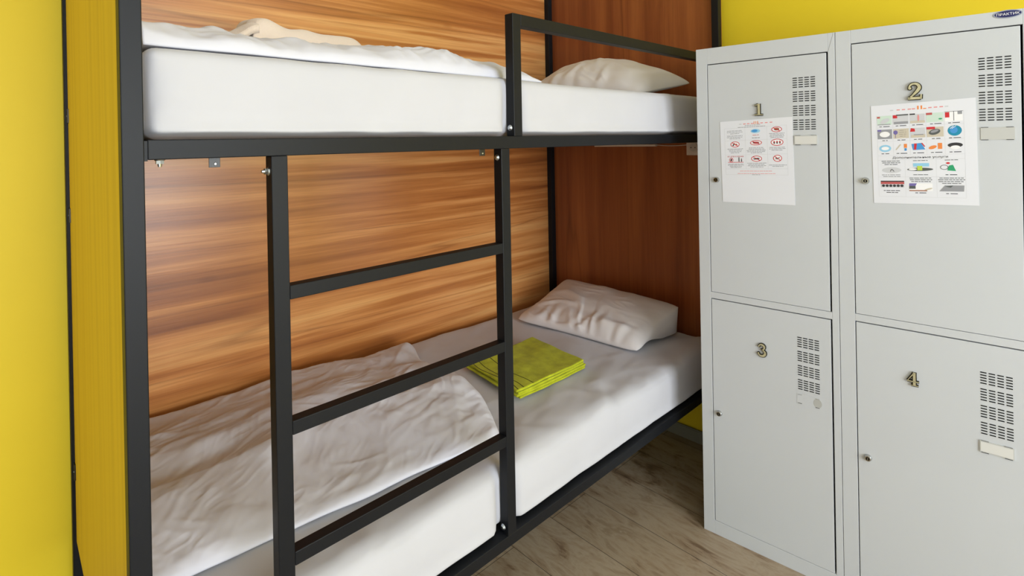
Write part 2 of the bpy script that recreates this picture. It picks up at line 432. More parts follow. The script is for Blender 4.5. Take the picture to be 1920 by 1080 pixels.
# foot board (yellow outside) with its brackets on the post
fb = bx('foot_panel', bed, 0.008, 0.020, T + 0.002, WB - 0.002, 0.257, ZT - 0.02, 'yellow_board', 0.0008)
for y0, y1, zc, hh in ((T + .001, T + .0115, 1.500, .021), (T + .001, T + .0125, 1.207, .0225), (T + .001, T + .0125, .62, .022),
                       (WB - .020, WB - .001, 1.464, .020), (WB - .020, WB - .001, 1.184, .020), (WB - .020, WB - .001, .460, .022)):
    p = bx('bracket', bed, 0.0045, 0.0085, y0, y1, zc - hh, zc + hh, 'black_plastic', 0.0006)
    MB().cyl((0.0045, (y0 + y1) / 2, zc), (-1, 0, 0), 0.0020, 0.0008, 'zinc', 12).build('screw', p)
# walnut panels
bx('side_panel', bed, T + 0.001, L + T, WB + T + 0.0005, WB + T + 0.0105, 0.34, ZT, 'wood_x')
bx('head_panel', bed, L + T + 0.0005, L + T + 0.0115, 0.004, WB + T, 0.30, ZT, 'wood_z_shaded')

# ------------------------------------------------------------------ mattresses with fitted sheets
def mattress(label, z0, z1, dips, seed):
    def disp(p, n):
        x, y, z = p
        d = Vector((0, 0, 0))
        if n.y < -0.2:                                   # front side bulges over the rail, pinched behind the uprights
            h = (z - z0) / (z1 - z0)
            b = 0.017 * (0.45 + 0.55 * math.sin(math.pi * min(1, max(0, h * 0.95 + 0.1))))
            b += 0.026 * max(0.0, 1 - h / 0.24) ** 1.6
            for c in dips:
                t = abs(x - c)
                b *= 0.0 if t < 0.028 else (min(1.0, (t - 0.028) / 0.022) ** 0.6)
            if x < 0.10: b *= 0.5 + 0.5 * x / 0.10
            d.y -= b * min(1.0, -n.y * 1.25)
            w = 0.0030 * N(x * 5, z * 9, seed) + 0.0030 * wrinkle(x, z, seed + 2, 1.2, 9)
            e = math.exp(-max(0, x - 0.03) / 0.035)
            w += 0.014 * e * (0.4 + N(x * 26, z * 22, seed + 4) + 0.6 * N(x * 50, z * 40, seed + 6))
            d.y += w
            if h < 0.12: d.z += (0.0045 + 0.004 * N(x * 9, 1.3, seed)) * (1 - h / 0.12)
        if n.z > 0.2:
            d.z += (1.0 if z < 1 else 0.25) * (0.0045 * N(x * 2.2, y * 2.6, seed) + 0.0180 * (wrinkle(x, y, seed + 1, 0.30, 7) - 0.35) * (0.35 + 0.65 * math.exp(-max(0, y - 0.03) / 0.22)))
        return d
    o = soft_box('mattress', T + 0.005, L - 0.004, T + 0.002, WB - 0.003, z0, z1, 0.034 if z0 < 1 else 0.024, 0.0125, 'sheet', disp)
    tag(o, label, 'mattress')
    return o
mattress('white sheeted mattress on the upper bunk, its tall front side brightly lit', UT + 0.0005, 1.5400, (XG + T / 2,), 1.0)
mattress('white sheeted mattress on the lower bunk behind the ladder rungs', LT + 0.0005, 0.5130, (XLd + T / 2, XRd + T / 2), 5.0)

# ------------------------------------------------------------------ duvets
def sm(t): t = min(1, max(0, t)); return t * t * (3 - 2 * t)
def edge(t, w): t = min(1, max(0, t / w)); return math.sqrt(max(0, 1 - (1 - t) ** 2))
def duvet_lower():
    def xy(u, v):
        xl = 0.040; xr = 0.945 + 0.055 * sm(v * 2.2) + 0.075 * sm((v - 0.72) / 0.28) + 0.010 * N(v * 6, 2.2)
        yf = 0.215 - 0.085 * u + 0.006 * N(u * 7, 8.1); yb = 0.948 - 0.090 * sm((u - 0.55) / 0.45)
        # front right corner rounded
        x = xl + (xr - xl) * u; y = yf + (yb - yf) * v
        if v < 0.25: x -= 0.05 * sm((u - 0.75) / 0.25) * (1 - v / 0.25) ** 2
        return x, y
    def top(u, v):
        x, y = xy(u, v)
        e = edge(1 - u, 0.045) * edge(v, 0.035) * edge(1 - v, 0.05) * edge(u + 0.02, 0.03)
        h = 0.007 + 0.056 * min(1.0, v / 0.36) ** 0.85 - 0.030 * sm((v - 0.45) / 0.5) + 0.012 * N(x * 3.0, y * 3.4, 4.0)
        w = 0.022 * (wrinkle(x, y, 31.0, 0.50, 5.0) - 0.3) * (0.45 + 0.55 * sm(v * 2.2))
        w += 0.010 * (wrinkle(x, y, 63.0, 0.95, 10.0) - 0.3) * (0.4 + 0.9 * max(0, N(x * 3, y * 3, 8)) + 0.7 * sm((u - 0.5) / 0.4))
        w += 0.0065 * (wrinkle(x, y, 91.0, 0.2, 15.0) - 0.3)
        w += 0.016 * math.exp(-((u - 0.93) / 0.07) ** 2) * sm(v * 3) * (0.4 + N(x * 9, y * 9, 7))
        # long soft valley running from the foot end
        w -= 0.012 * math.exp(-((v - 0.42 - 0.12 * u + 0.03 * N(u * 4, 0.5)) / 0.07) ** 2) * (1 - 0.5 * u)
        w += 0.012 * math.exp(-((u - 0.965) / 0.04) ** 2 - ((v - 0.93) / 0.08) ** 2)
        return (x, y, 0.5195 + max(0.002, e * (h + w) + 0.003))
    def bot(u, v):
        x, y = xy(u, v); return (x, y, 0.5185)
    o = grid_mesh('duvet', 300, 230, top, bot, 'duvet')
    tag(o, 'crumpled white duvet spread over the foot half of the lower bunk', 'duvet')
duvet_lower()
def du_xy(u, v):
    xl = 0.040; xr = 1.035 + 0.20 * sm(v * 1.5) + 0.012 * N(v * 7, 3.2)
    yf = 0.054 + 0.020 * u + 0.007 * N(u * 9, 1.1); yb = 0.935
    return xl + (xr - xl) * u, yf + (yb - yf) * v
def du_top(u, v):
    x, y = du_xy(u, v)
    e = edge(1 - u, 0.05) * edge(v, 0.13) * edge(1 - v, 0.06) * edge(u + 0.03, 0.04)
    h = 0.037 + 0.018 * sm(v / 0.25) + 0.036 * sm((v - 0.30) / 0.16) + 0.030 * math.exp(-x / 0.12) + 0.010 * math.exp(-((x - 0.9) / 0.12) ** 2)
    h += 0.012 * N(x * 3.4, y * 3, 14) + 0.008 * math.exp(-((x - 0.75) / 0.15) ** 2)
    h -= 0.012 * sm((u - 0.80) / 0.2)
    w = 0.030 * (wrinkle(x, y, 51.0, 0.3, 7.5) - 0.3) * (0.8 + 0.2 * sm(v * 4)) + 0.014 * (wrinkle(x, y, 58.0, 1.2, 12) - 0.3)
    w += 0.034 * (wrinkle(x, y, 77.0, 1.0, 8) - 0.3) * math.exp(-x / 0.30)
    w *= 1 - 0.75 * sm((v - 0.33) / 0.08)
    return (x, y, 1.5440 + max(0.003, e * (h + w) + 0.004))
def duvet_upper():
    def bot(u, v):
        x, y = du_xy(u, v); return (x, y, 1.5437)
    o = grid_mesh('duvet', 320, 170, du_top, bot, 'duvet')
    tag(o, 'white duvet heaped along the upper bunk beneath the peach towel', 'duvet')
duvet_upper()
def du_z(x, y):
    u, v = (x - 0.04) / 1.15, (y - 0.05) / 0.885
    for _ in range(4):
        px, py = du_xy(u, v); u += (x - px) / 1.15; v += (y - py) / 0.885
    return du_top(u, v)[2]

# ------------------------------------------------------------------ pillows
def pillow(label, A, B, C, D, up, down, zmin, seed, fl=0.0):
    A, B, C, D = map(Vector, (A, B, C, D))
    nrm = (B - A).cross(D - A).normalized()
    if nrm.z < 0: nrm = -nrm
    def base(u, v):
        # sides pinch in between the pointed corners
        a, b = 2 * u - 1, 2 * v - 1
        u2 = 0.5 + 0.5 * a * (1 - 0.055 * (1 - b * b) - 0.045 * b ** 10); v2 = 0.5 + 0.5 * b * (1 - 0.070 * (1 - a * a) - 0.06 * a ** 10)
        return (A * (1 - u2) + B * u2) * (1 - v2) + (D * (1 - u2) + C * u2) * v2
    def puff(u, v):
        a, b = abs(2 * u - 1), abs(2 * v - 1)
        return (max(0, (1 - a ** 2.1)) ** 0.55) * (max(0, (1 - b ** 2.1)) ** 0.55)
    def top(u, v):
        p = base(u, v); k = puff(u, v)
        w = wrinkle(p.x, p.y, seed, 1.25, 8.0) - 0.35
        rim = math.exp(-((v) / 0.22) ** 2)
        h = up * k + 0.034 * w * min(1, k * 1.6) * (0.45 + 0.8 * rim)
        h += 0.007 * math.sin(u * 46 + 5 * N(u * 6, v * 3, seed)) * rim * min(1, k * 2) * 0.7
        q = p + nrm * (h + 0.0015); q.z = max(q.z, zmin + 0.004); return tuple(q)
    def bot(u, v):
        p = base(u, v) - nrm * (down * puff(u, v) + 0.0015)
        d = fl * sm((u - 0.6) / 0.4) * sm(v / 0.7); p.z = p.z * (1 - d) + (zmin + 0.002) * d; p.x -= 0.02 * d
        p.z = max(p.z, zmin); return tuple(p)
    o = grid_mesh('pillow', 150, 110, top, bot, 'pillow')
    tag(o, label, 'pillow'); return o
pillow('white pillow on the lower bunk leaning on the dark head panel', (1.615, 0.815, 0.524), (1.675, 0.175, 0.524), (1.985, 0.150, 0.640), (2.020, 0.835, 0.640), 0.062, 0.05, 0.5175, 3.0, 0.85)
pillow('puffy white pillow on the upper bunk behind the guard rail', (1.62, 0.80, 1.552), (1.70, 0.17, 1.552), (2.000, 0.085, 1.605), (2.025, 0.840, 1.640), 0.145, 0.03, 1.5425, 12.0)

# ------------------------------------------------------------------ towels
def towel_green():
    b = None
    parts = []
    t = thing('bath_towel', 'folded lime green towel with dark lines on the lower bunk sheet', 'towel', (1.262, 0.395, 0.5230), math.radians(0))
    hx, hy = 0.172, 0.160
    def layer(nm, x0, x1, y0, y1, z, th, seed, mat='lime'):
        def disp(p, n):
            x, y, zz = p
            s = 0.0075 * N(x * 7, y * 7, seed)
            sh = 0.035 * (y / hy) * 0.6
            return Vector((sh * 0.9 + 0.004 * N(y * 14, seed), 0.004 * N(x * 12, seed + 2) - 0.05 * x * 0.25, s + 0.0016 * (wrinkle(x, y, seed + 3, 0.8, 12) - .3)))
        return soft_box(nm, x0, x1, y0, y1, z, z + th, th * 0.48, 0.007, mat, disp, t)
    z = 0.002
    for i, (a, c, th) in enumerate(((0.008, 0.0, 0.0085), (-0.004, 0.004, 0.008), (0.006, -0.003, 0.0078), (0.0, 0.002, 0.008))):
        layer('folded_layer', -hx + a, hx + c, -hy + 0.003 * i, hy - 0.004 * i, z, th, 20.0 + 0.35 * i)
        z += th * 0.88
    # woven lines on the top layer, parallel to its left edge
    for k, off in enumerate((0.010, 0.030, 0.075)):
        vs = []; fs = []; n = 60; hw = 0.0011
        for i in range(n + 1):
            y = -hy * 0.93 + 1.86 * hy * i / n; x = -hx + off + 0.006 * math.sin(i * 0.11 + k)
            seed = 20.0 + 0.35 * 3
            s = 0.0075 * N(x * 7, y * 7, seed) + 0.0016 * (wrinkle(x, y, seed + 3, 0.8, 12) - .3)
            dx = 0.035 * (y / hy) * 0.54 + 0.004 * N(y * 14, seed); dy = 0.004 * N(x * 12, seed + 2) - 0.0125 * x
            zt = z + 0.0012 + s
            for dd, zz in ((-hw, zt - 0.002), (-hw, zt + 0.0004), (hw, zt + 0.0004), (hw, zt - 0.002)): vs.append((x + dx + dd, y + dy, zz))
        for i in range(n):
            for q in range(3): a = i * 4 + q; fs.append((a, a + 1, a + 5, a + 4))
        MB().add(vs, fs, 'lime_line').build('woven_line', t)
    return t
towel_green()
def towel_peach():
    # a thick folded towel lying on the upper duvet, its left end turned up and over into a loose curl
    t = thing('bath_towel', 'peach bath towel rolled on the upper bunk duvet', 'towel', (0, 0, 0))
    def xy(u, v): return 0.325 + 0.335 * u + 0.008 * N(v * 4, 1), 0.40 + 0.17 * v + 0.05 * u
    def top(u, v):
        x, y = xy(u, v)
        e = edge(v, 0.16) * edge(1 - v, 0.2) * edge(1 - u, 0.12) * edge(u, 0.05)
        h = 0.037 + 0.028 * math.exp(-((u - 0.13) / 0.13) ** 2) - 0.004 * sm((u - 0.4) / 0.6) + 0.003 * N(x * 14, y * 14, 3)
        return (x, y, du_z(x, y) + 0.002 + e * h)
    def bot(u, v):
        x, y = xy(u, v); return (x, y, du_z(x, y) + 0.0012)
    grid_mesh('folded_body', 110, 60, top, bot, 'peach', t)
    def xy2(u, v): return 0.270 + 0.075 * u + 0.01 * v, 0.385 + 0.13 * v + 0.02 * u
    def top2(u, v):
        x, y = xy2(u, v); z0 = du_z(x, y) + 0.004
        arch = 0.012 + 0.034 * sm(u)
        return (x, y, z0 + arch * edge(u, 0.25) + 0.002 * N(x * 30, y * 30, 2) + 0.001)
    def bot2(u, v):
        x, y = xy2(u, v); z0 = du_z(x, y) + 0.003
        return (x, y, z0 + max(0, (0.034 * sm(u) - 0.006)) * edge(u, 0.25))
    grid_mesh('turned_up_end', 40, 40, top2, bot2, 'peach', t)
towel_peach()

# ------------------------------------------------------------------ lockers
PHI = -1.480303; LX, LY = 1.6268, -0.1126
CU = Vector((math.cos(PHI), math.sin(PHI), 0))
HL = 1.6775; UW = 0.4228; DEP = 0.37
def ribbon(b, pts, ws, y0, y1, mat, n=14):
    """flat stroke of varying width in the (x, z) plane, extruded in y"""
    pts = [Vector((p[0], p[1])) for p in pts]
    L_, R_ = [], []
    for i, p in enumerate(pts):
        a = pts[max(0, i - 1)]; c = pts[min(len(pts) - 1, i + 1)]; t = (c - a).normalized(); nn = Vector((-t.y, t.x))
        w = ws[i] if isinstance(ws, (list, tuple)) else ws
        L_.append(p + nn * w / 2); R_.append(p - nn * w / 2)
    for i in range(len(pts) - 1): b.prism([L_[i], L_[i + 1], R_[i + 1], R_[i]], y0, y1, mat)
def disc(b, c, r, y0, y1, mat, n=18, rz=None):
    rz = rz or r
    b.prism([(c[0] + r * math.cos(2 * math.pi * i / n), c[1] + rz * math.sin(2 * math.pi * i / n)) for i in range(n)], y0, y1, mat)
def arc(cx, cz, rx, rz, a0, a1, n=14):
    return [(cx + rx * math.cos(math.radians(a0 + (a1 - a0) * i / n)), cz + rz * math.sin(math.radians(a0 + (a1 - a0) * i / n))) for i in range(n + 1)]
def digit(d, cx, zb, h, parent):
    """serif house number: dark tarnished body with a brass face"""
    b = MB(); w = h * 0.74
    def P(pts): return [(cx + (x - 0.5) * w, zb + z * h) for x, z in pts]
    def st(pts, ws):
        p = P(pts); ws = ws if isinstance(ws, list) else [ws] * len(p)
        ribbon(b, p, [q * h + 0.0030 for q in ws], -0.0045, 0.0, 'gold_edge'); ribbon(b, p, [max(0.0012, q * h - 0.0012) for q in ws], -0.0058, -0.0044, 'gold')
    def dot(c, r):
        q = P([c])[0]; disc(b, q, r * h + 0.0015, -0.0045, 0, 'gold_edge'); disc(b, q, r * h - 0.0006, -0.0058, -0.0044, 'gold')
    if d == 1:
        st([(0.54, 0.05), (0.54, 0.97)], 0.22); st([(0.08, 0.045), (0.98, 0.045)], 0.09); st([(0.08, 0.84), (0.30, 0.87), (0.46, 0.94)], [0.06, 0.09, 0.12])
    elif d == 2:
        st([(0.16, 0.70)] + arc(0.50, 0.70, 0.31, 0.22, 165, -20, 16) + [(0.66, 0.47), (0.40, 0.25), (0.14, 0.08)], [0.09] + [0.10 + 0.09 * i / 16 for i in range(17)] + [0.17, 0.11, 0.08])
        dot((0.22, 0.66), 0.085); st([(0.10, 0.09), (0.90, 0.09)], 0.16); st([(0.90, 0.04), (0.92, 0.30)], 0.10)
    elif d == 3:
        st(arc(0.46, 0.735, 0.29, 0.20, 155, -70, 16), [0.08 + 0.10 * math.sin(math.pi * i / 16) for i in range(17)])
        st([(0.36, 0.53), (0.56, 0.53)], 0.06)
        st(arc(0.46, 0.285, 0.36, 0.24, 70, -155, 18), [0.08 + 0.12 * math.sin(math.pi * i / 18) for i in range(19)])
        dot((0.20, 0.78), 0.07); dot((0.14, 0.22), 0.08)
    else:
        st([(0.62, 0.97), (0.62, 0.06)], 0.19); st([(0.60, 0.94), (0.36, 0.66), (0.08, 0.34)], [0.10, 0.08, 0.06]); st([(0.06, 0.32), (0.98, 0.32)], 0.09)
        st([(0.36, 0.045), (0.94, 0.045)], 0.08)
    return b.build('door_number', parent)
def vent(parent, u0, u1, z0, z1):
    b = MB(); cw = (u1 - u0 - 0.0125) / 3; gh = (z1 - z0 - 0.0305) / 3
    for g_ in range(4):
        zt = z1 - g_ * gh
        for c in range(4):
            for s in range(5):
                z = zt - 0.001 - s * 0.0070
                b.box(u0 + c * cw, u0 + c * cw + 0.0122, -0.0004, 0.0004, z - 0.0027, z, 'dark')
    return b.build('vent', parent)
def lock(parent, u, z):
    b = MB(); b.cyl((u, 0, z), (0, -1, 0), 0.0100, 0.0035, 'chrome', 24, 0.0092); b.cyl((u, -0.0035, z), (0, -1, 0), 0.0092, 0.0045, 'chrome', 24, 0.0072)
    b.cyl((u, -0.0080, z), (0, -1, 0), 0.0050, 0.0006, 'dark', 16); b.box(u - 0.0009, u + 0.0009, -0.0092, -0.0084, z - 0.0035, z + 0.0035, 'chrome')
    return b.build('lock', parent)
def holder(parent, u0, u1, z0, z1, kind):
    b = MB()
    if kind == 'card':
        b.box(u0, u1, -0.0022, 0, z0, z1, 'card_grey'); b.box(u0 + 0.002, u1 - 0.002, -0.0026, -0.0021, z0 + 0.0025, z1 - 0.0025, 'card')
        for x in (u0 + 0.003, u1 - 0.018): b.box(x, x + 0.015, -0.0030, 0, z0 - 0.001, z0 + 0.0002, 'dark'); b.box(x, x + 0.015, -0.0030, 0, z1 - 0.0002, z1 + 0.001, 'seam')
    elif kind == 'empty':
        b.box(u0, u1, -0.0010, 0, z0, z1, 'card_grey')
        for x in (u0 + 0.001, u1 - 0.016): b.box(x, x + 0.014, -0.0016, 0, z0 - 0.0008, z0 + 0.0004, 'dark'); b.box(x, x + 0.014, -0.0016, 0, z1 - 0.0006, z1 + 0.0006, 'dark')
    else:
        b.box(u0, u1 - 0.004, -0.0003, 0, z0 - 0.002, z1 + 0.002, 'locker')
        disc(b, (u1 - 0.010, (z0 + z1) / 2), 0.0115, -0.0006, 0, 'glue', 20, 0.0135)
        for x in (u0 + 0.003, u1 - 0.016): b.box(x, x + 0.011, -0.0010, 0, z0 + 0.0008, z0 + 0.0020, 'dark'); b.box(x, x + 0.011, -0.0010, 0, z1 - 0.002, z1 - 0.0010, 'seam')
    return b.build('label_holder', parent)
def locker(label, u0, top, m1, m2, zb, ul, ur, upper, lower, mitre):
    p = Vector((LX, LY, 0)) + CU * u0
    t = thing('locker', label, 'locker', tuple(p), PHI, 'grey metal two-door lockers')
    e = 0.0006
    b = MB()
    b.box(e, 0.0014, 0.001, DEP, 0.002, HL, 'locker').box(UW - 0.0014, UW - e, 0.001, DEP, 0.002, HL, 'locker')
    b.box(e, UW - e, DEP - 0.001, DEP, 0.002, HL, 'locker').box(e, UW - e, 0.001, DEP, HL - 0.001, HL, 'locker').box(e, UW - e, 0.001, DEP, 0.002, 0.004, 'locker')
    b.box(0.0015, UW - 0.0015, 0.02, DEP - 0.002, m2 + 0.004, m1 - 0.004, 'locker_in')
    b.build('carcass', t)
    f = MB()   # face frame
    f.box(e, ul, 0, 0.016, 0.0, HL, 'locker').box(ur, UW - e, 0, 0.016, 0.0, HL, 'locker')
    f.box(ul, ur, 0, 0.016, top, HL, 'locker').box(ul, ur, 0, 0.016, 0.0, zb, 'locker').box(ul, ur, 0, 0.016, m2, m1, 'locker')
    f.build('face_frame', t, 0.0008)
    if mitre:
        s = MB(); ribbon(s, [(ur + 0.001, top + 0.001), (UW - 0.004, HL - 0.001)], 0.0010, -0.0002, 0.0004, 'seam'); s.build('mitre_seam', t)
    gl, gr_, gv = 0.0022, 0.0046, 0.0030
    for (z0, z1, spec) in ((m1, top, upper), (zb, m2, lower)):
        # door pivot at its hinge side
        d = MB().box(ul + gl, ur - gr_, 0.0002, 0.014, z0 + gv * 0.4, z1 - gv, 'locker').build('door', t, 0.0008)
        d_ = d
        num, nu, nz, nh = spec['num']; digit(num, nu, nz, nh, d_)
        vent(d_, *spec['vent']); lock(d_, *spec['lock']); holder(d_, *spec['holder'])
    return t
locker('light grey metal locker with doors 1 and 3, beside the bunk head', 0.0, 1.6225, 0.838, 0.8165, 0.047, 0.0385, 0.4035,
       dict(num=(1, 0.2055, 1.4395, 0.0385), vent=(0.3065, 0.3690, 1.391, 1.5525), lock=(0.0650, 1.2255), holder=(0.3085, 0.3728, 1.343, 1.3715, 'card')),
       dict(num=(3, 0.2035, 0.6560, 0.0410), vent=(0.3075, 0.3675, 0.581, 0.7440), lock=(0.0605, 0.4238), holder=(0.3035, 0.3710, 0.535, 0.5645, 'missing')), True)
o_ = UW
locker('light grey metal locker with doors 2 and 4, nearest the camera', UW, 1.6385, 0.8460, 0.8250, 0.047, 0.0395, 0.4050,
       dict(num=(2, 0.6105 - o_, 1.4640, 0.0480), vent=(0.7440 - o_, 0.8065 - o_, 1.402, 1.5640), lock=(0.4940 - o_, 1.2370), holder=(0.7460 - o_, 0.8108 - o_, 1.352, 1.3835, 'empty')),
       dict(num=(4, 0.5965 - o_, 0.6735, 0.0385), vent=(0.7375 - o_, 0.7995 - o_, 0.590, 0.7510), lock=(0.4885 - o_, 0.4320), holder=(0.7340 - o_, 0.8001 - o_, 0.5420, 0.5710, 'card')), False)

# text turned into mesh polygons so that it can be joined into one printed mesh
def text_polys(s, size, align='CENTER'):
    cu = bpy.data.curves.new('t', 'FONT'); cu.body = s; cu.size = size; cu.align_x = align; cu.resolution_u = 3
    o = bpy.data.objects.new('t', cu); COL.objects.link(o)
    bpy.context.view_layer.update()
    me = bpy.data.meshes.new_from_object(o.evaluated_get(bpy.context.evaluated_depsgraph_get()))
    vs = [tuple(v.co) for v in me.vertices]; fs = [tuple(p.vertices) for p in me.polygons]
    bpy.data.objects.remove(o); bpy.data.curves.remove(cu); bpy.data.meshes.remove(me)
    return vs, fs
def put_text(b, s, x, z, size, mat, y=-0.0012, sx=1.0, bold=0.0, align='CENTER'):
    vs, fs = text_polys(s, size, align)
    b.add([(x + v[0] * sx, y, z + v[1]) for v in vs], fs, mat)

# oval maker's badge on the frame of the second locker
p = Vector((LX, LY, 0))
bd = thing('maker_badge', 'oval navy badge with white lettering on the locker frame above door 2', 'badge', tuple(p), PHI)
b = MB(); disc(b, (0.8010, 1.6680), 0.0275, -0.0012, 0, 'oval_rim', 36, 0.0105); disc(b, (0.8010, 1.6680), 0.0250, -0.0018, -0.0010, 'oval', 36, 0.0082)
b.build('plate', bd)
b = MB(); put_text(b, 'ПРАКТИК', 0.8010, 1.6648, 0.0088, 'ink_white', -0.0020, 1.05); b.build('lettering', bd)

# ------------------------------------------------------------------ printed notices
def quad(b, x0, x1, z0, z1, mat, y=-0.0008):
    b.add([(x0, y, z0), (x1, y, z0), (x1, y, z1), (x0, y, z1)], [(0, 1, 2, 3)], mat)
def poly(b, pts, mat, y=-0.0010): b.add([(p[0], y, p[1]) for p in pts], [tuple(range(len(pts)))], mat)
def ell(b, cx, cz, rx, rz, mat, y=-0.0010, rot=0.0, n=22):
    c, s = math.cos(rot), math.sin(rot)
    poly(b, [(cx + rx * math.cos(t) * c - rz * math.sin(t) * s, cz + rx * math.cos(t) * s + rz * math.sin(t) * c) for t in (2 * math.pi * i / n for i in range(n))], mat, y)
def ring(b, cx, cz, rx, rz, w, mat, y=-0.0011, n=26):
    vs = []; fs = []
    for i in range(n):
        t = 2 * math.pi * i / n
        vs += [(cx + rx * math.cos(t), y, cz + rz * math.sin(t)), (cx + (rx - w) * math.cos(t), y, cz + (rz - w) * math.sin(t))]
    for i in range(n): j = (i + 1) % n; fs.append((2 * i, 2 * j, 2 * j + 1, 2 * i + 1))
    b.add(vs, fs, mat)
def bar(b, p, q, w, mat, y=-0.0012):
    p, q = Vector(p), Vector(q); t = (q - p).normalized(); nn = Vector((-t.y, t.x)) * w / 2
    poly(b, [p + nn, q + nn, q - nn, p - nn], mat, y)
rnd = random.Random(4)
def lines(b, cx, z, w, n, mat='ink_grey', lh=0.0042, th=0.0016):
    """rows of illegible tiny print"""
    for i in range(n):
        ww = w * rnd.uniform(0.72, 1.0) * (0.75 if i == n - 1 else 1); x = cx - ww / 2
        while x < cx + ww / 2 - 0.002:
            d = rnd.uniform(0.004, 0.012); quad(b, x, min(cx + ww / 2, x + d), z - i * lh - th, z - i * lh, mat, -0.0009); x += d + 0.0014
def paper(name, label, corners, lift):
    """corners: bl, br, tr, tl in (u, z)"""
    t = thing(name, label, 'notice', tuple(Vector((LX, LY, 0))), PHI)
    nx, nz = 10, 14; vs = []; fs = []
    def P(s, r):
        bl, br, tr, tl = corners
        x = (bl[0] * (1 - s) + br[0] * s) * (1 - r) + (tl[0] * (1 - s) + tr[0] * s) * r
        z = (bl[1] * (1 - s) + br[1] * s) * (1 - r) + (tl[1] * (1 - s) + tr[1] * s) * r
        return x, z
    for k, yy in enumerate((-0.0007, -0.0001)):
        for j in range(nz + 1):
            for i in range(nx + 1): x, z = P(i / nx, j / nz); vs.append((x, yy, z))
    w = nx + 1; o = w * (nz + 1)
    for j in range(nz):
        for i in range(nx): a = j * w + i; fs.append((a, a + 1, a + w + 1, a + w)); fs.append((o + a, o + a + w, o + a + w + 1, o + a + 1))
    for i in range(nx): fs.append((i, o + i, o + i + 1, i + 1)); a = nz * w + i; fs.append((a, a + 1, o + a + 1, o + a))
    for j in range(nz): a = j * w; fs.append((a, a + w, o + a + w, o + a)); a = j * w + nx; fs.append((a, o + a, o + a + w, a + w))
    MB().add(vs, fs, 'paper').build('sheet', t)
    return t, P
def shear_into(b, P, W_, H_):
    """map print drawn on a W_ x H_ page (origin bottom left) into the sheet's quad"""
    b.v = [(P(v[0] / W_, v[2] / H_)[0], v[1], P(v[0] / W_, v[2] / H_)[1]) for v in b.v]
# notice on door 1: house rules, three rows of three pictograms
t, P = paper('rules_notice', 'white sheet of red prohibition signs taped to locker door 1', ((0.0855, 1.1515), (0.3080, 1.1540), (0.3040, 1.4310), (0.0800, 1.4225)), 0)
W_, H_ = 0.222, 0.275
b = MB()
gx = [0.014, 0.080, 0.147, 0.205]; gz = [0.252, 0.212, 0.163, 0.118, 0.092]
for z in gz[1:] + [0.1]:
    pass
for z in (0.250, 0.208, 0.160, 0.113, 0.0935): quad(b, gx[0], gx[3], z - 0.0003, z + 0.0003, 'ink_lgrey')
for x in gx: quad(b, x - 0.0003, x + 0.0003, 0.0935 if x in (gx[0], gx[3]) else 0.113, 0.250, 'ink_lgrey')
for i, (x, c) in enumerate(((0.062, 'lgrey'), (0.075, 'pink'), (0.087, 'pink'), (0.099, 'pink'), (0.128, 'pink'), (0.142, 'pink'), (0.156, 'pink'))): quad(b, x, x + 0.008, 0.2608, 0.2638, 'ink_' + c)
for x in (0.108, 0.1135, 0.119): quad(b, x, x + 0.0022, 0.2600, 0.2690, 'ink_orange')
quad(b, 0.118, 0.126, 0.2598, 0.2620, 'ink_pink')
lines(b, 0.105, 0.2575, 0.085, 1); lines(b, 0.100, 0.2525, 0.12, 1)
lines(b, 0.047, 0.242, 0.052, 3, lh=0.0048); lines(b, 0.047, 0.225, 0.062, 3, lh=0.0048)
ell(b, 0.112, 0.237, 0.0145, 0.0068, 'ink_lblue'); ell(b, 0.110, 0.2375, 0.009, 0.0040, 'ink_blue', -0.0012)
lines(b, 0.113, 0.2245, 0.032, 1, 'ink_mred'); lines(b, 0.113, 0.2155, 0.038, 1, 'ink_dgrey')
def sign(cx, cz, rx, rz, kind):
    ell(b, cx, cz, rx, rz, 'ink_white', -0.0009); ring(b, cx, cz, rx, rz, 0.0020, 'ink_red')
    if kind == 'burger': ell(b, cx, cz + 0.001, rx * 0.5, rz * 0.5, 'ink_brown', -0.0012); quad(b, cx - rx * .45, cx + rx * .45, cz - .002, cz, 'ink_black', -0.0013)
    elif kind == 'drink': bar(b, (cx - rx * .5, cz - rz * .5), (cx - rx * .1, cz + rz * .4), 0.0035, 'ink_black'); ell(b, cx + rx * .25, cz - rz * .1, rx * .25, rz * .3, 'ink_mred', -0.0012)
    elif kind == 'photo': ell(b, cx, cz, rx * .55, rz * .45, 'ink_mred', -0.0012); bar(b, (cx - rx * .5, cz + rz * .2), (cx + rx * .5, cz - rz * .2), 0.0022, 'ink_black', -0.0013)
    elif kind == 'group':
        for k in (-.45, 0, .45): ell(b, cx + rx * k, cz + rz * .15, rx * .12, rz * .25, 'ink_red', -0.0012); quad(b, cx + rx * k - .002, cx + rx * k + .002, cz - rz * .4, cz, 'ink_black', -0.0012)
    elif kind == 'iron': ell(b, cx, cz, rx * .6, rz * .25, 'ink_dgrey', -0.0012, 0.15); bar(b, (cx - rx * .6, cz), (cx + rx * .5, cz - rz * .3), 0.002, 'ink_black', -0.0013)
    elif kind == 'smoke': bar(b, (cx - rx * .5, cz - rz * .2), (cx + rx * .5, cz + rz * .2), 0.0022, 'ink_black'); bar(b, (cx - rx * .45, cz + rz * .35), (cx, cz - rz * .3), 0.002, 'ink_dgrey', -0.0013)
    if kind != 'group': bar(b, (cx - rx * .66, cz + rz * .66), (cx + rx * .66, cz - rz * .66), 0.0018, 'ink_red', -0.0014)
sign(0.176, 0.2385, 0.0155, 0.0088, 'burger'); lines(b, 0.176, 0.2265, 0.055, 4, lh=0.0042)
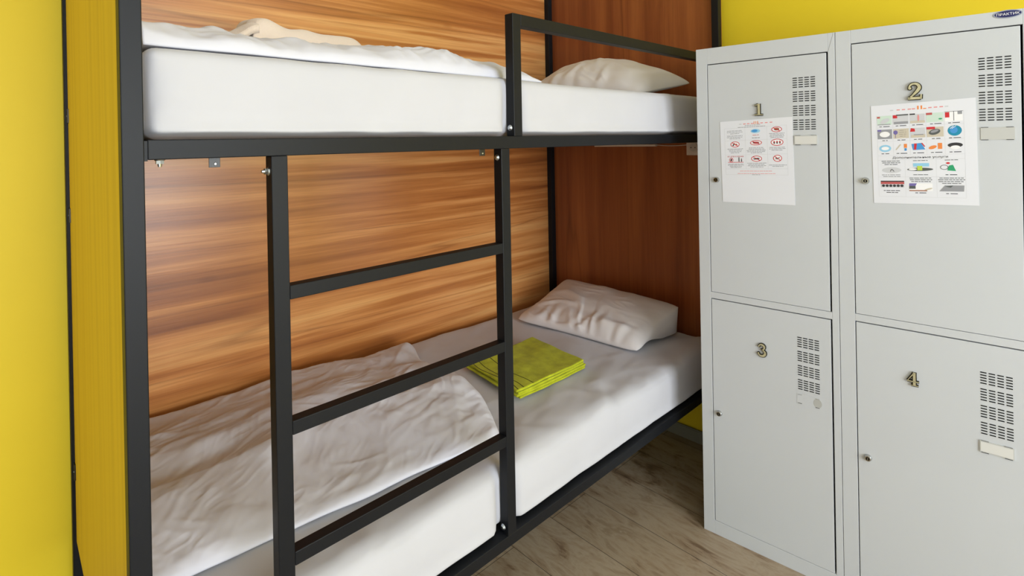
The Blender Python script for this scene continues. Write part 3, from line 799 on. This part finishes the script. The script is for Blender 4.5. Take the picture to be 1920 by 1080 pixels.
sign(0.047, 0.1955, 0.0145, 0.0098, 'drink'); sign(0.113, 0.1985, 0.0180, 0.0082, 'photo'); sign(0.176, 0.1975, 0.0185, 0.0110, 'group')
lines(b, 0.047, 0.181, 0.054, 4, lh=0.0044); lines(b, 0.113, 0.183, 0.060, 5, lh=0.0042); lines(b, 0.176, 0.182, 0.055, 3, lh=0.0044)
put_text(b, 'НЕ ДЛЯ КУРЕНИЯ', 0.047, 0.1525, 0.0058, 'ink_red', -0.0012, 1.05)
ring(b, 0.033, 0.143, 0.0065, 0.0072, 0.0014, 'ink_red'); bar(b, (0.029, 0.139), (0.037, 0.148), 0.0016, 'ink_red'); ell(b, 0.033, 0.143, 0.0025, 0.004, 'ink_black', -0.0012)
for x, h in ((0.058, 0.011), (0.066, 0.007)): bar(b, (x, 0.137), (x, 0.137 + h), 0.0028, 'ink_black'); ell(b, x, 0.139 + h, 0.0016, 0.0018, 'ink_black')
quad(b, 0.022, 0.072, 0.1345, 0.1362, 'ink_red')
sign(0.113, 0.1465, 0.0165, 0.0096, 'iron'); sign(0.176, 0.1465, 0.0130, 0.0108, 'smoke')
lines(b, 0.047, 0.130, 0.052, 4, lh=0.0038); lines(b, 0.113, 0.1325, 0.060, 4, lh=0.0042); lines(b, 0.176, 0.126, 0.055, 2, lh=0.0042)
lines(b, 0.110, 0.1065, 0.150, 1, 'ink_pink'); lines(b, 0.110, 0.0985, 0.185, 1, 'ink_pink'); lines(b, 0.110, 0.0945, 0.04, 1, 'ink_grey')
shear_into(b, P, W_, H_); b.build('print', t)
# notice on door 2: price list with small photographs
t, P = paper('price_list', 'white picture price list taped to locker door 2', ((0.5135, 1.1745), (0.7410, 1.1810), (0.7375, 1.4620), (0.5095, 1.4520)), 0)
b = MB(); W_, H_ = 0.228, 0.280
for i, (x, c) in enumerate(((0.045, 'lgrey'), (0.060, 'pink'), (0.072, 'pink'), (0.085, 'pink'), (0.094, 'pink'), (0.130, 'pink'), (0.142, 'pink'), (0.154, 'pink'), (0.165, 'lgrey'))): quad(b, x, x + 0.0075, 0.2615, 0.2645, 'ink_' + c)
for x in (0.106, 0.1135): quad(b, x, x + 0.0036, 0.2605, 0.2705, 'ink_orange')
quad(b, 0.119, 0.126, 0.2605, 0.263, 'ink_orange')
gx = [0.013, 0.050, 0.088, 0.124, 0.163, 0.203]
for z in (0.2235, 0.2215): pass
for z in (0.2150, 0.1755, 0.1350, 0.0745, 0.0190): quad(b, gx[0], gx[5], z, z + 0.0005, 'ink_lgrey')
quad(b, gx[0], gx[5], 0.1225, 0.1230, 'ink_lgrey')
for x in gx: quad(b, x, x + 0.0004, 0.135 if 0.02 < x < 0.2 else 0.019, 0.250, 'ink_lgrey')
for x in (0.075, 0.143): quad(b, x, x + 0.0004, 0.019, 0.1225, 'ink_lgrey')
def price(cx, z, w=0.024):
    quad(b, cx - w / 2, cx - w / 2 + 0.006, z, z + 0.0018, 'ink_black', -0.0009); quad(b, cx - w / 2 + 0.009, cx + w / 2, z, z + 0.0018, 'ink_black', -0.0009)
def pic(i, z0, z1, bgc): quad(b, gx[i] + 0.001, gx[i + 1] - 0.002, z0, z1, 'ink_' + bgc, -0.0008)
pic(0, 0.2230, 0.2490, 'mint'); quad(b, 0.014, 0.021, 0.2425, 0.2475, 'ink_mred', -0.001); ell(b, 0.032, 0.234, 0.012, 0.006, 'ink_lgrey', -0.001, 0.5); quad(b, 0.015, 0.045, 0.2232, 0.2255, 'ink_grey', -0.001); price(0.031, 0.2175)
pic(1, 0.2230, 0.2490, 'lgrey'); quad(b, 0.051, 0.061, 0.240, 0.249, 'ink_red', -0.001); quad(b, 0.0585, 0.086, 0.2465, 0.2500, 'ink_dgrey', -0.0011); quad(b, 0.053, 0.085, 0.2232, 0.230, 'ink_grey', -0.001); price(0.069, 0.2175)
pic(2, 0.2230, 0.2480, 'lgrey'); quad(b, 0.089, 0.101, 0.2465, 0.2500, 'ink_black', -0.001); ell(b, 0.108, 0.237, 0.0022, 0.009, 'ink_pink', -0.001); quad(b, 0.090, 0.122, 0.2232, 0.230, 'ink_beige', -0.001); price(0.106, 0.2175)
pic(3, 0.2230, 0.2480, 'mint'); quad(b, 0.125, 0.138, 0.2430, 0.2490, 'ink_mred', -0.001); ell(b, 0.155, 0.231, 0.004, 0.002, 'ink_green', -0.001); price(0.145, 0.2175)
pic(4, 0.2230, 0.2480, 'white'); quad(b, 0.165, 0.174, 0.2330, 0.2470, 'ink_red', -0.001); quad(b, 0.1825, 0.1835, 0.224, 0.249, 'ink_black', -0.001); quad(b, 0.164, 0.202, 0.2478, 0.2488, 'ink_dgrey', -0.001); quad(b, 0.191, 0.200, 0.240, 0.248, 'ink_grey', -0.001); price(0.183, 0.2175)
pic(0, 0.1830, 0.2100, 'grey'); ell(b, 0.031, 0.196, 0.012, 0.008, 'ink_white', -0.001); quad(b, 0.014, 0.023, 0.205, 0.210, 'ink_purple', -0.001); price(0.031, 0.1775, 0.012)
pic(1, 0.1830, 0.2100, 'beige'); ell(b, 0.056, 0.200, 0.005, 0.006, 'ink_purple', -0.001); quad(b, 0.0555, 0.0565, 0.184, 0.195, 'ink_purple', -0.001); lines(b, 0.072, 0.206, 0.018, 4, 'ink_dgrey', 0.0055, 0.0008); price(0.069, 0.1775, 0.018)
pic(2, 0.1830, 0.2100, 'lgrey'); poly(b, [(0.089, 0.200), (0.100, 0.200), (0.099, 0.208), (0.091, 0.210)], 'ink_red'); quad(b, 0.091, 0.122, 0.1832, 0.1915, 'ink_beige', -0.001); quad(b, 0.097, 0.118, 0.190, 0.1925, 'ink_grey', -0.0011); price(0.106, 0.1775, 0.018)
pic(3, 0.1830, 0.2100, 'beige'); quad(b, 0.125, 0.143, 0.204, 0.2105, 'ink_red', -0.001); ell(b, 0.142, 0.1965, 0.0125, 0.0075, 'ink_dgrey', -0.0012, 0.3); ell(b, 0.142, 0.1985, 0.009, 0.0035, 'ink_grey', -0.0013, 0.3); price(0.145, 0.1775, 0.018)
ell(b, 0.184, 0.1975, 0.0145, 0.0140, 'ink_teal', -0.001); ell(b, 0.182, 0.199, 0.008, 0.009, 'ink_blue', -0.0011); bar(b, (0.174, 0.203), (0.182, 0.210), 0.0012, 'ink_white'); bar(b, (0.178, 0.203), (0.187, 0.210), 0.0012, 'ink_white'); price(0.184, 0.1775)
ell(b, 0.031, 0.156, 0.014, 0.010, 'ink_lblue', -0.001); ell(b, 0.031, 0.156, 0.009, 0.005, 'ink_white', -0.0011); price(0.031, 0.1400, 0.018)
bar(b, (0.056, 0.151), (0.067, 0.166), 0.0025, 'ink_beige'); quad(b, 0.074, 0.081, 0.156, 0.167, 'ink_orange', -0.001); quad(b, 0.075, 0.080, 0.148, 0.155, 'ink_blue', -0.001); price(0.069, 0.1400)
poly(b, [(0.091, 0.166), (0.112, 0.168), (0.121, 0.150), (0.094, 0.149)], 'ink_blue'); poly(b, [(0.097, 0.167), (0.103, 0.167), (0.101, 0.150), (0.096, 0.150)], 'ink_red', -0.0011); poly(b, [(0.112, 0.168), (0.115, 0.168), (0.121, 0.158), (0.119, 0.157)], 'ink_red', -0.0011); price(0.106, 0.1400)
ell(b, 0.137, 0.155, 0.009, 0.0045, 'ink_orange', -0.001, 0.35); quad(b, 0.148, 0.157, 0.150, 0.166, 'ink_orange', -0.001); price(0.145, 0.1400)
ell(b, 0.184, 0.159, 0.0155, 0.0065, 'ink_black', -0.001); ell(b, 0.184, 0.153, 0.010, 0.005, 'ink_white', -0.0011); price(0.184, 0.1400)
put_text(b, 'Дополнительные услуги', 0.108, 0.1262, 0.0082, 'ink_black', -0.0012, 1.25)
lines(b, 0.044, 0.1205, 0.056, 3, 'ink_dgrey', 0.0048, 0.0018); lines(b, 0.109, 0.1205, 0.052, 1, 'ink_dgrey'); lines(b, 0.175, 0.1205, 0.044, 1, 'ink_dgrey')
ell(b, 0.044, 0.094, 0.022, 0.008, 'ink_lgrey', -0.001); bar(b, (0.041, 0.090), (0.044, 0.097), 0.0014, 'ink_black'); bar(b, (0.045, 0.097), (0.050, 0.090), 0.0014, 'ink_black'); lines(b, 0.044, 0.0815, 0.056, 2, 'ink_grey', 0.0048, 0.0018)
quad(b, 0.093, 0.128, 0.103, 0.1125, 'ink_lblue', -0.001); ell(b, 0.108, 0.0955, 0.0285, 0.0045, 'ink_dgrey', -0.0011); ell(b, 0.092, 0.0960, 0.009, 0.0028, 'ink_white', -0.0012); quad(b, 0.102, 0.113, 0.093, 0.105, 'ink_lime', -0.0012); lines(b, 0.109, 0.0815, 0.050, 1, 'ink_dgrey')
ring(b, 0.160, 0.1005, 0.0085, 0.0065, 0.0012, 'ink_dgrey'); poly(b, [(0.166, 0.092), (0.170, 0.105), (0.178, 0.107), (0.184, 0.090)], 'ink_green'); ell(b, 0.168, 0.1115, 0.004, 0.0025, 'ink_red', -0.0012); price(0.174, 0.0795)
quad(b, 0.018, 0.072, 0.0450, 0.0640, 'ink_lgrey', -0.0009); quad(b, 0.018, 0.072, 0.0545, 0.0640, 'ink_mred', -0.001); quad(b, 0.018, 0.072, 0.0610, 0.0640, 'ink_black', -0.0011)
for k in range(6): ell(b, 0.024 + k * 0.0085, 0.0500, 0.0036, 0.0036, 'ink_black', -0.0012)
lines(b, 0.044, 0.0370, 0.040, 2, 'ink_black', 0.0052, 0.0018)
lines(b, 0.109, 0.0725, 0.060, 3, 'ink_dgrey', 0.0048, 0.0018); quad(b, 0.083, 0.134, 0.0360, 0.0570, 'ink_white', -0.0009); poly(b, [(0.083, 0.044), (0.095, 0.046), (0.100, 0.057), (0.083, 0.057)], 'ink_purple'); quad(b, 0.083, 0.097, 0.042, 0.050, 'ink_dgrey', -0.0011); quad(b, 0.083, 0.122, 0.0355, 0.0385, 'ink_brown', -0.0011); ell(b, 0.125, 0.0415, 0.009, 0.0022, 'ink_beige', -0.0011, 0.3); price(0.108, 0.0300)
lines(b, 0.174, 0.0725, 0.056, 4, 'ink_dgrey', 0.0048, 0.0018); poly(b, [(0.148, 0.036), (0.199, 0.036), (0.200, 0.052), (0.160, 0.052)], 'ink_grey', -0.001); poly(b, [(0.160, 0.049), (0.178, 0.052), (0.172, 0.046)], 'ink_dgrey', -0.0011); price(0.174, 0.0290)
shear_into(b, P, W_, H_); b.build('print', t)

# ------------------------------------------------------------------ fittings on the head panel under the upper bunk
xp = L + T   # inner face of head panel
sk = thing('power_socket', 'white wall socket on the dark head panel beside the lockers', 'socket', (L + T, 0.131, 1.327))
b = MB(); b.box(-0.009, 0, -0.034, 0.034, -0.034, 0.030, 'socket'); b.build('plate', sk, 0.003)
b = MB(); b.cyl((-0.009, 0, 0), (-1, 0, 0), 0.0215, 0.003, 'socket', 28, 0.0205); b.cyl((-0.0122, 0, 0), (-1, 0, 0), 0.0170, 0.0004, 'card_grey', 28)
for y in (-0.0095, 0.0095): b.cyl((-0.0126, y, 0), (-1, 0, 0), 0.0024, 0.0004, 'dark', 12)
b.build('outlet', sk)
lp = thing('strip_lamp', 'thin white strip lamp under the upper bunk on the head panel', 'lamp', (L + T, 0.49, 1.3385))
MB().box(-0.016, 0, -0.175, 0.178, -0.0055, 0.0050, 'socket').build('housing', lp, 0.002)
b = MB(); prev = None
for i in range(12):
    y = -0.175 - 0.160 * i / 11; z = 0.001 - 0.004 * math.sin(i / 11 * math.pi)
    if prev: b.cyl((-0.004, prev[0], prev[1]), (0, y - prev[0], z - prev[1]), 0.0016, Vector((0, y - prev[0], z - prev[1])).length, 'socket', 8)
    prev = (y, z)
b.build('cord', lp)
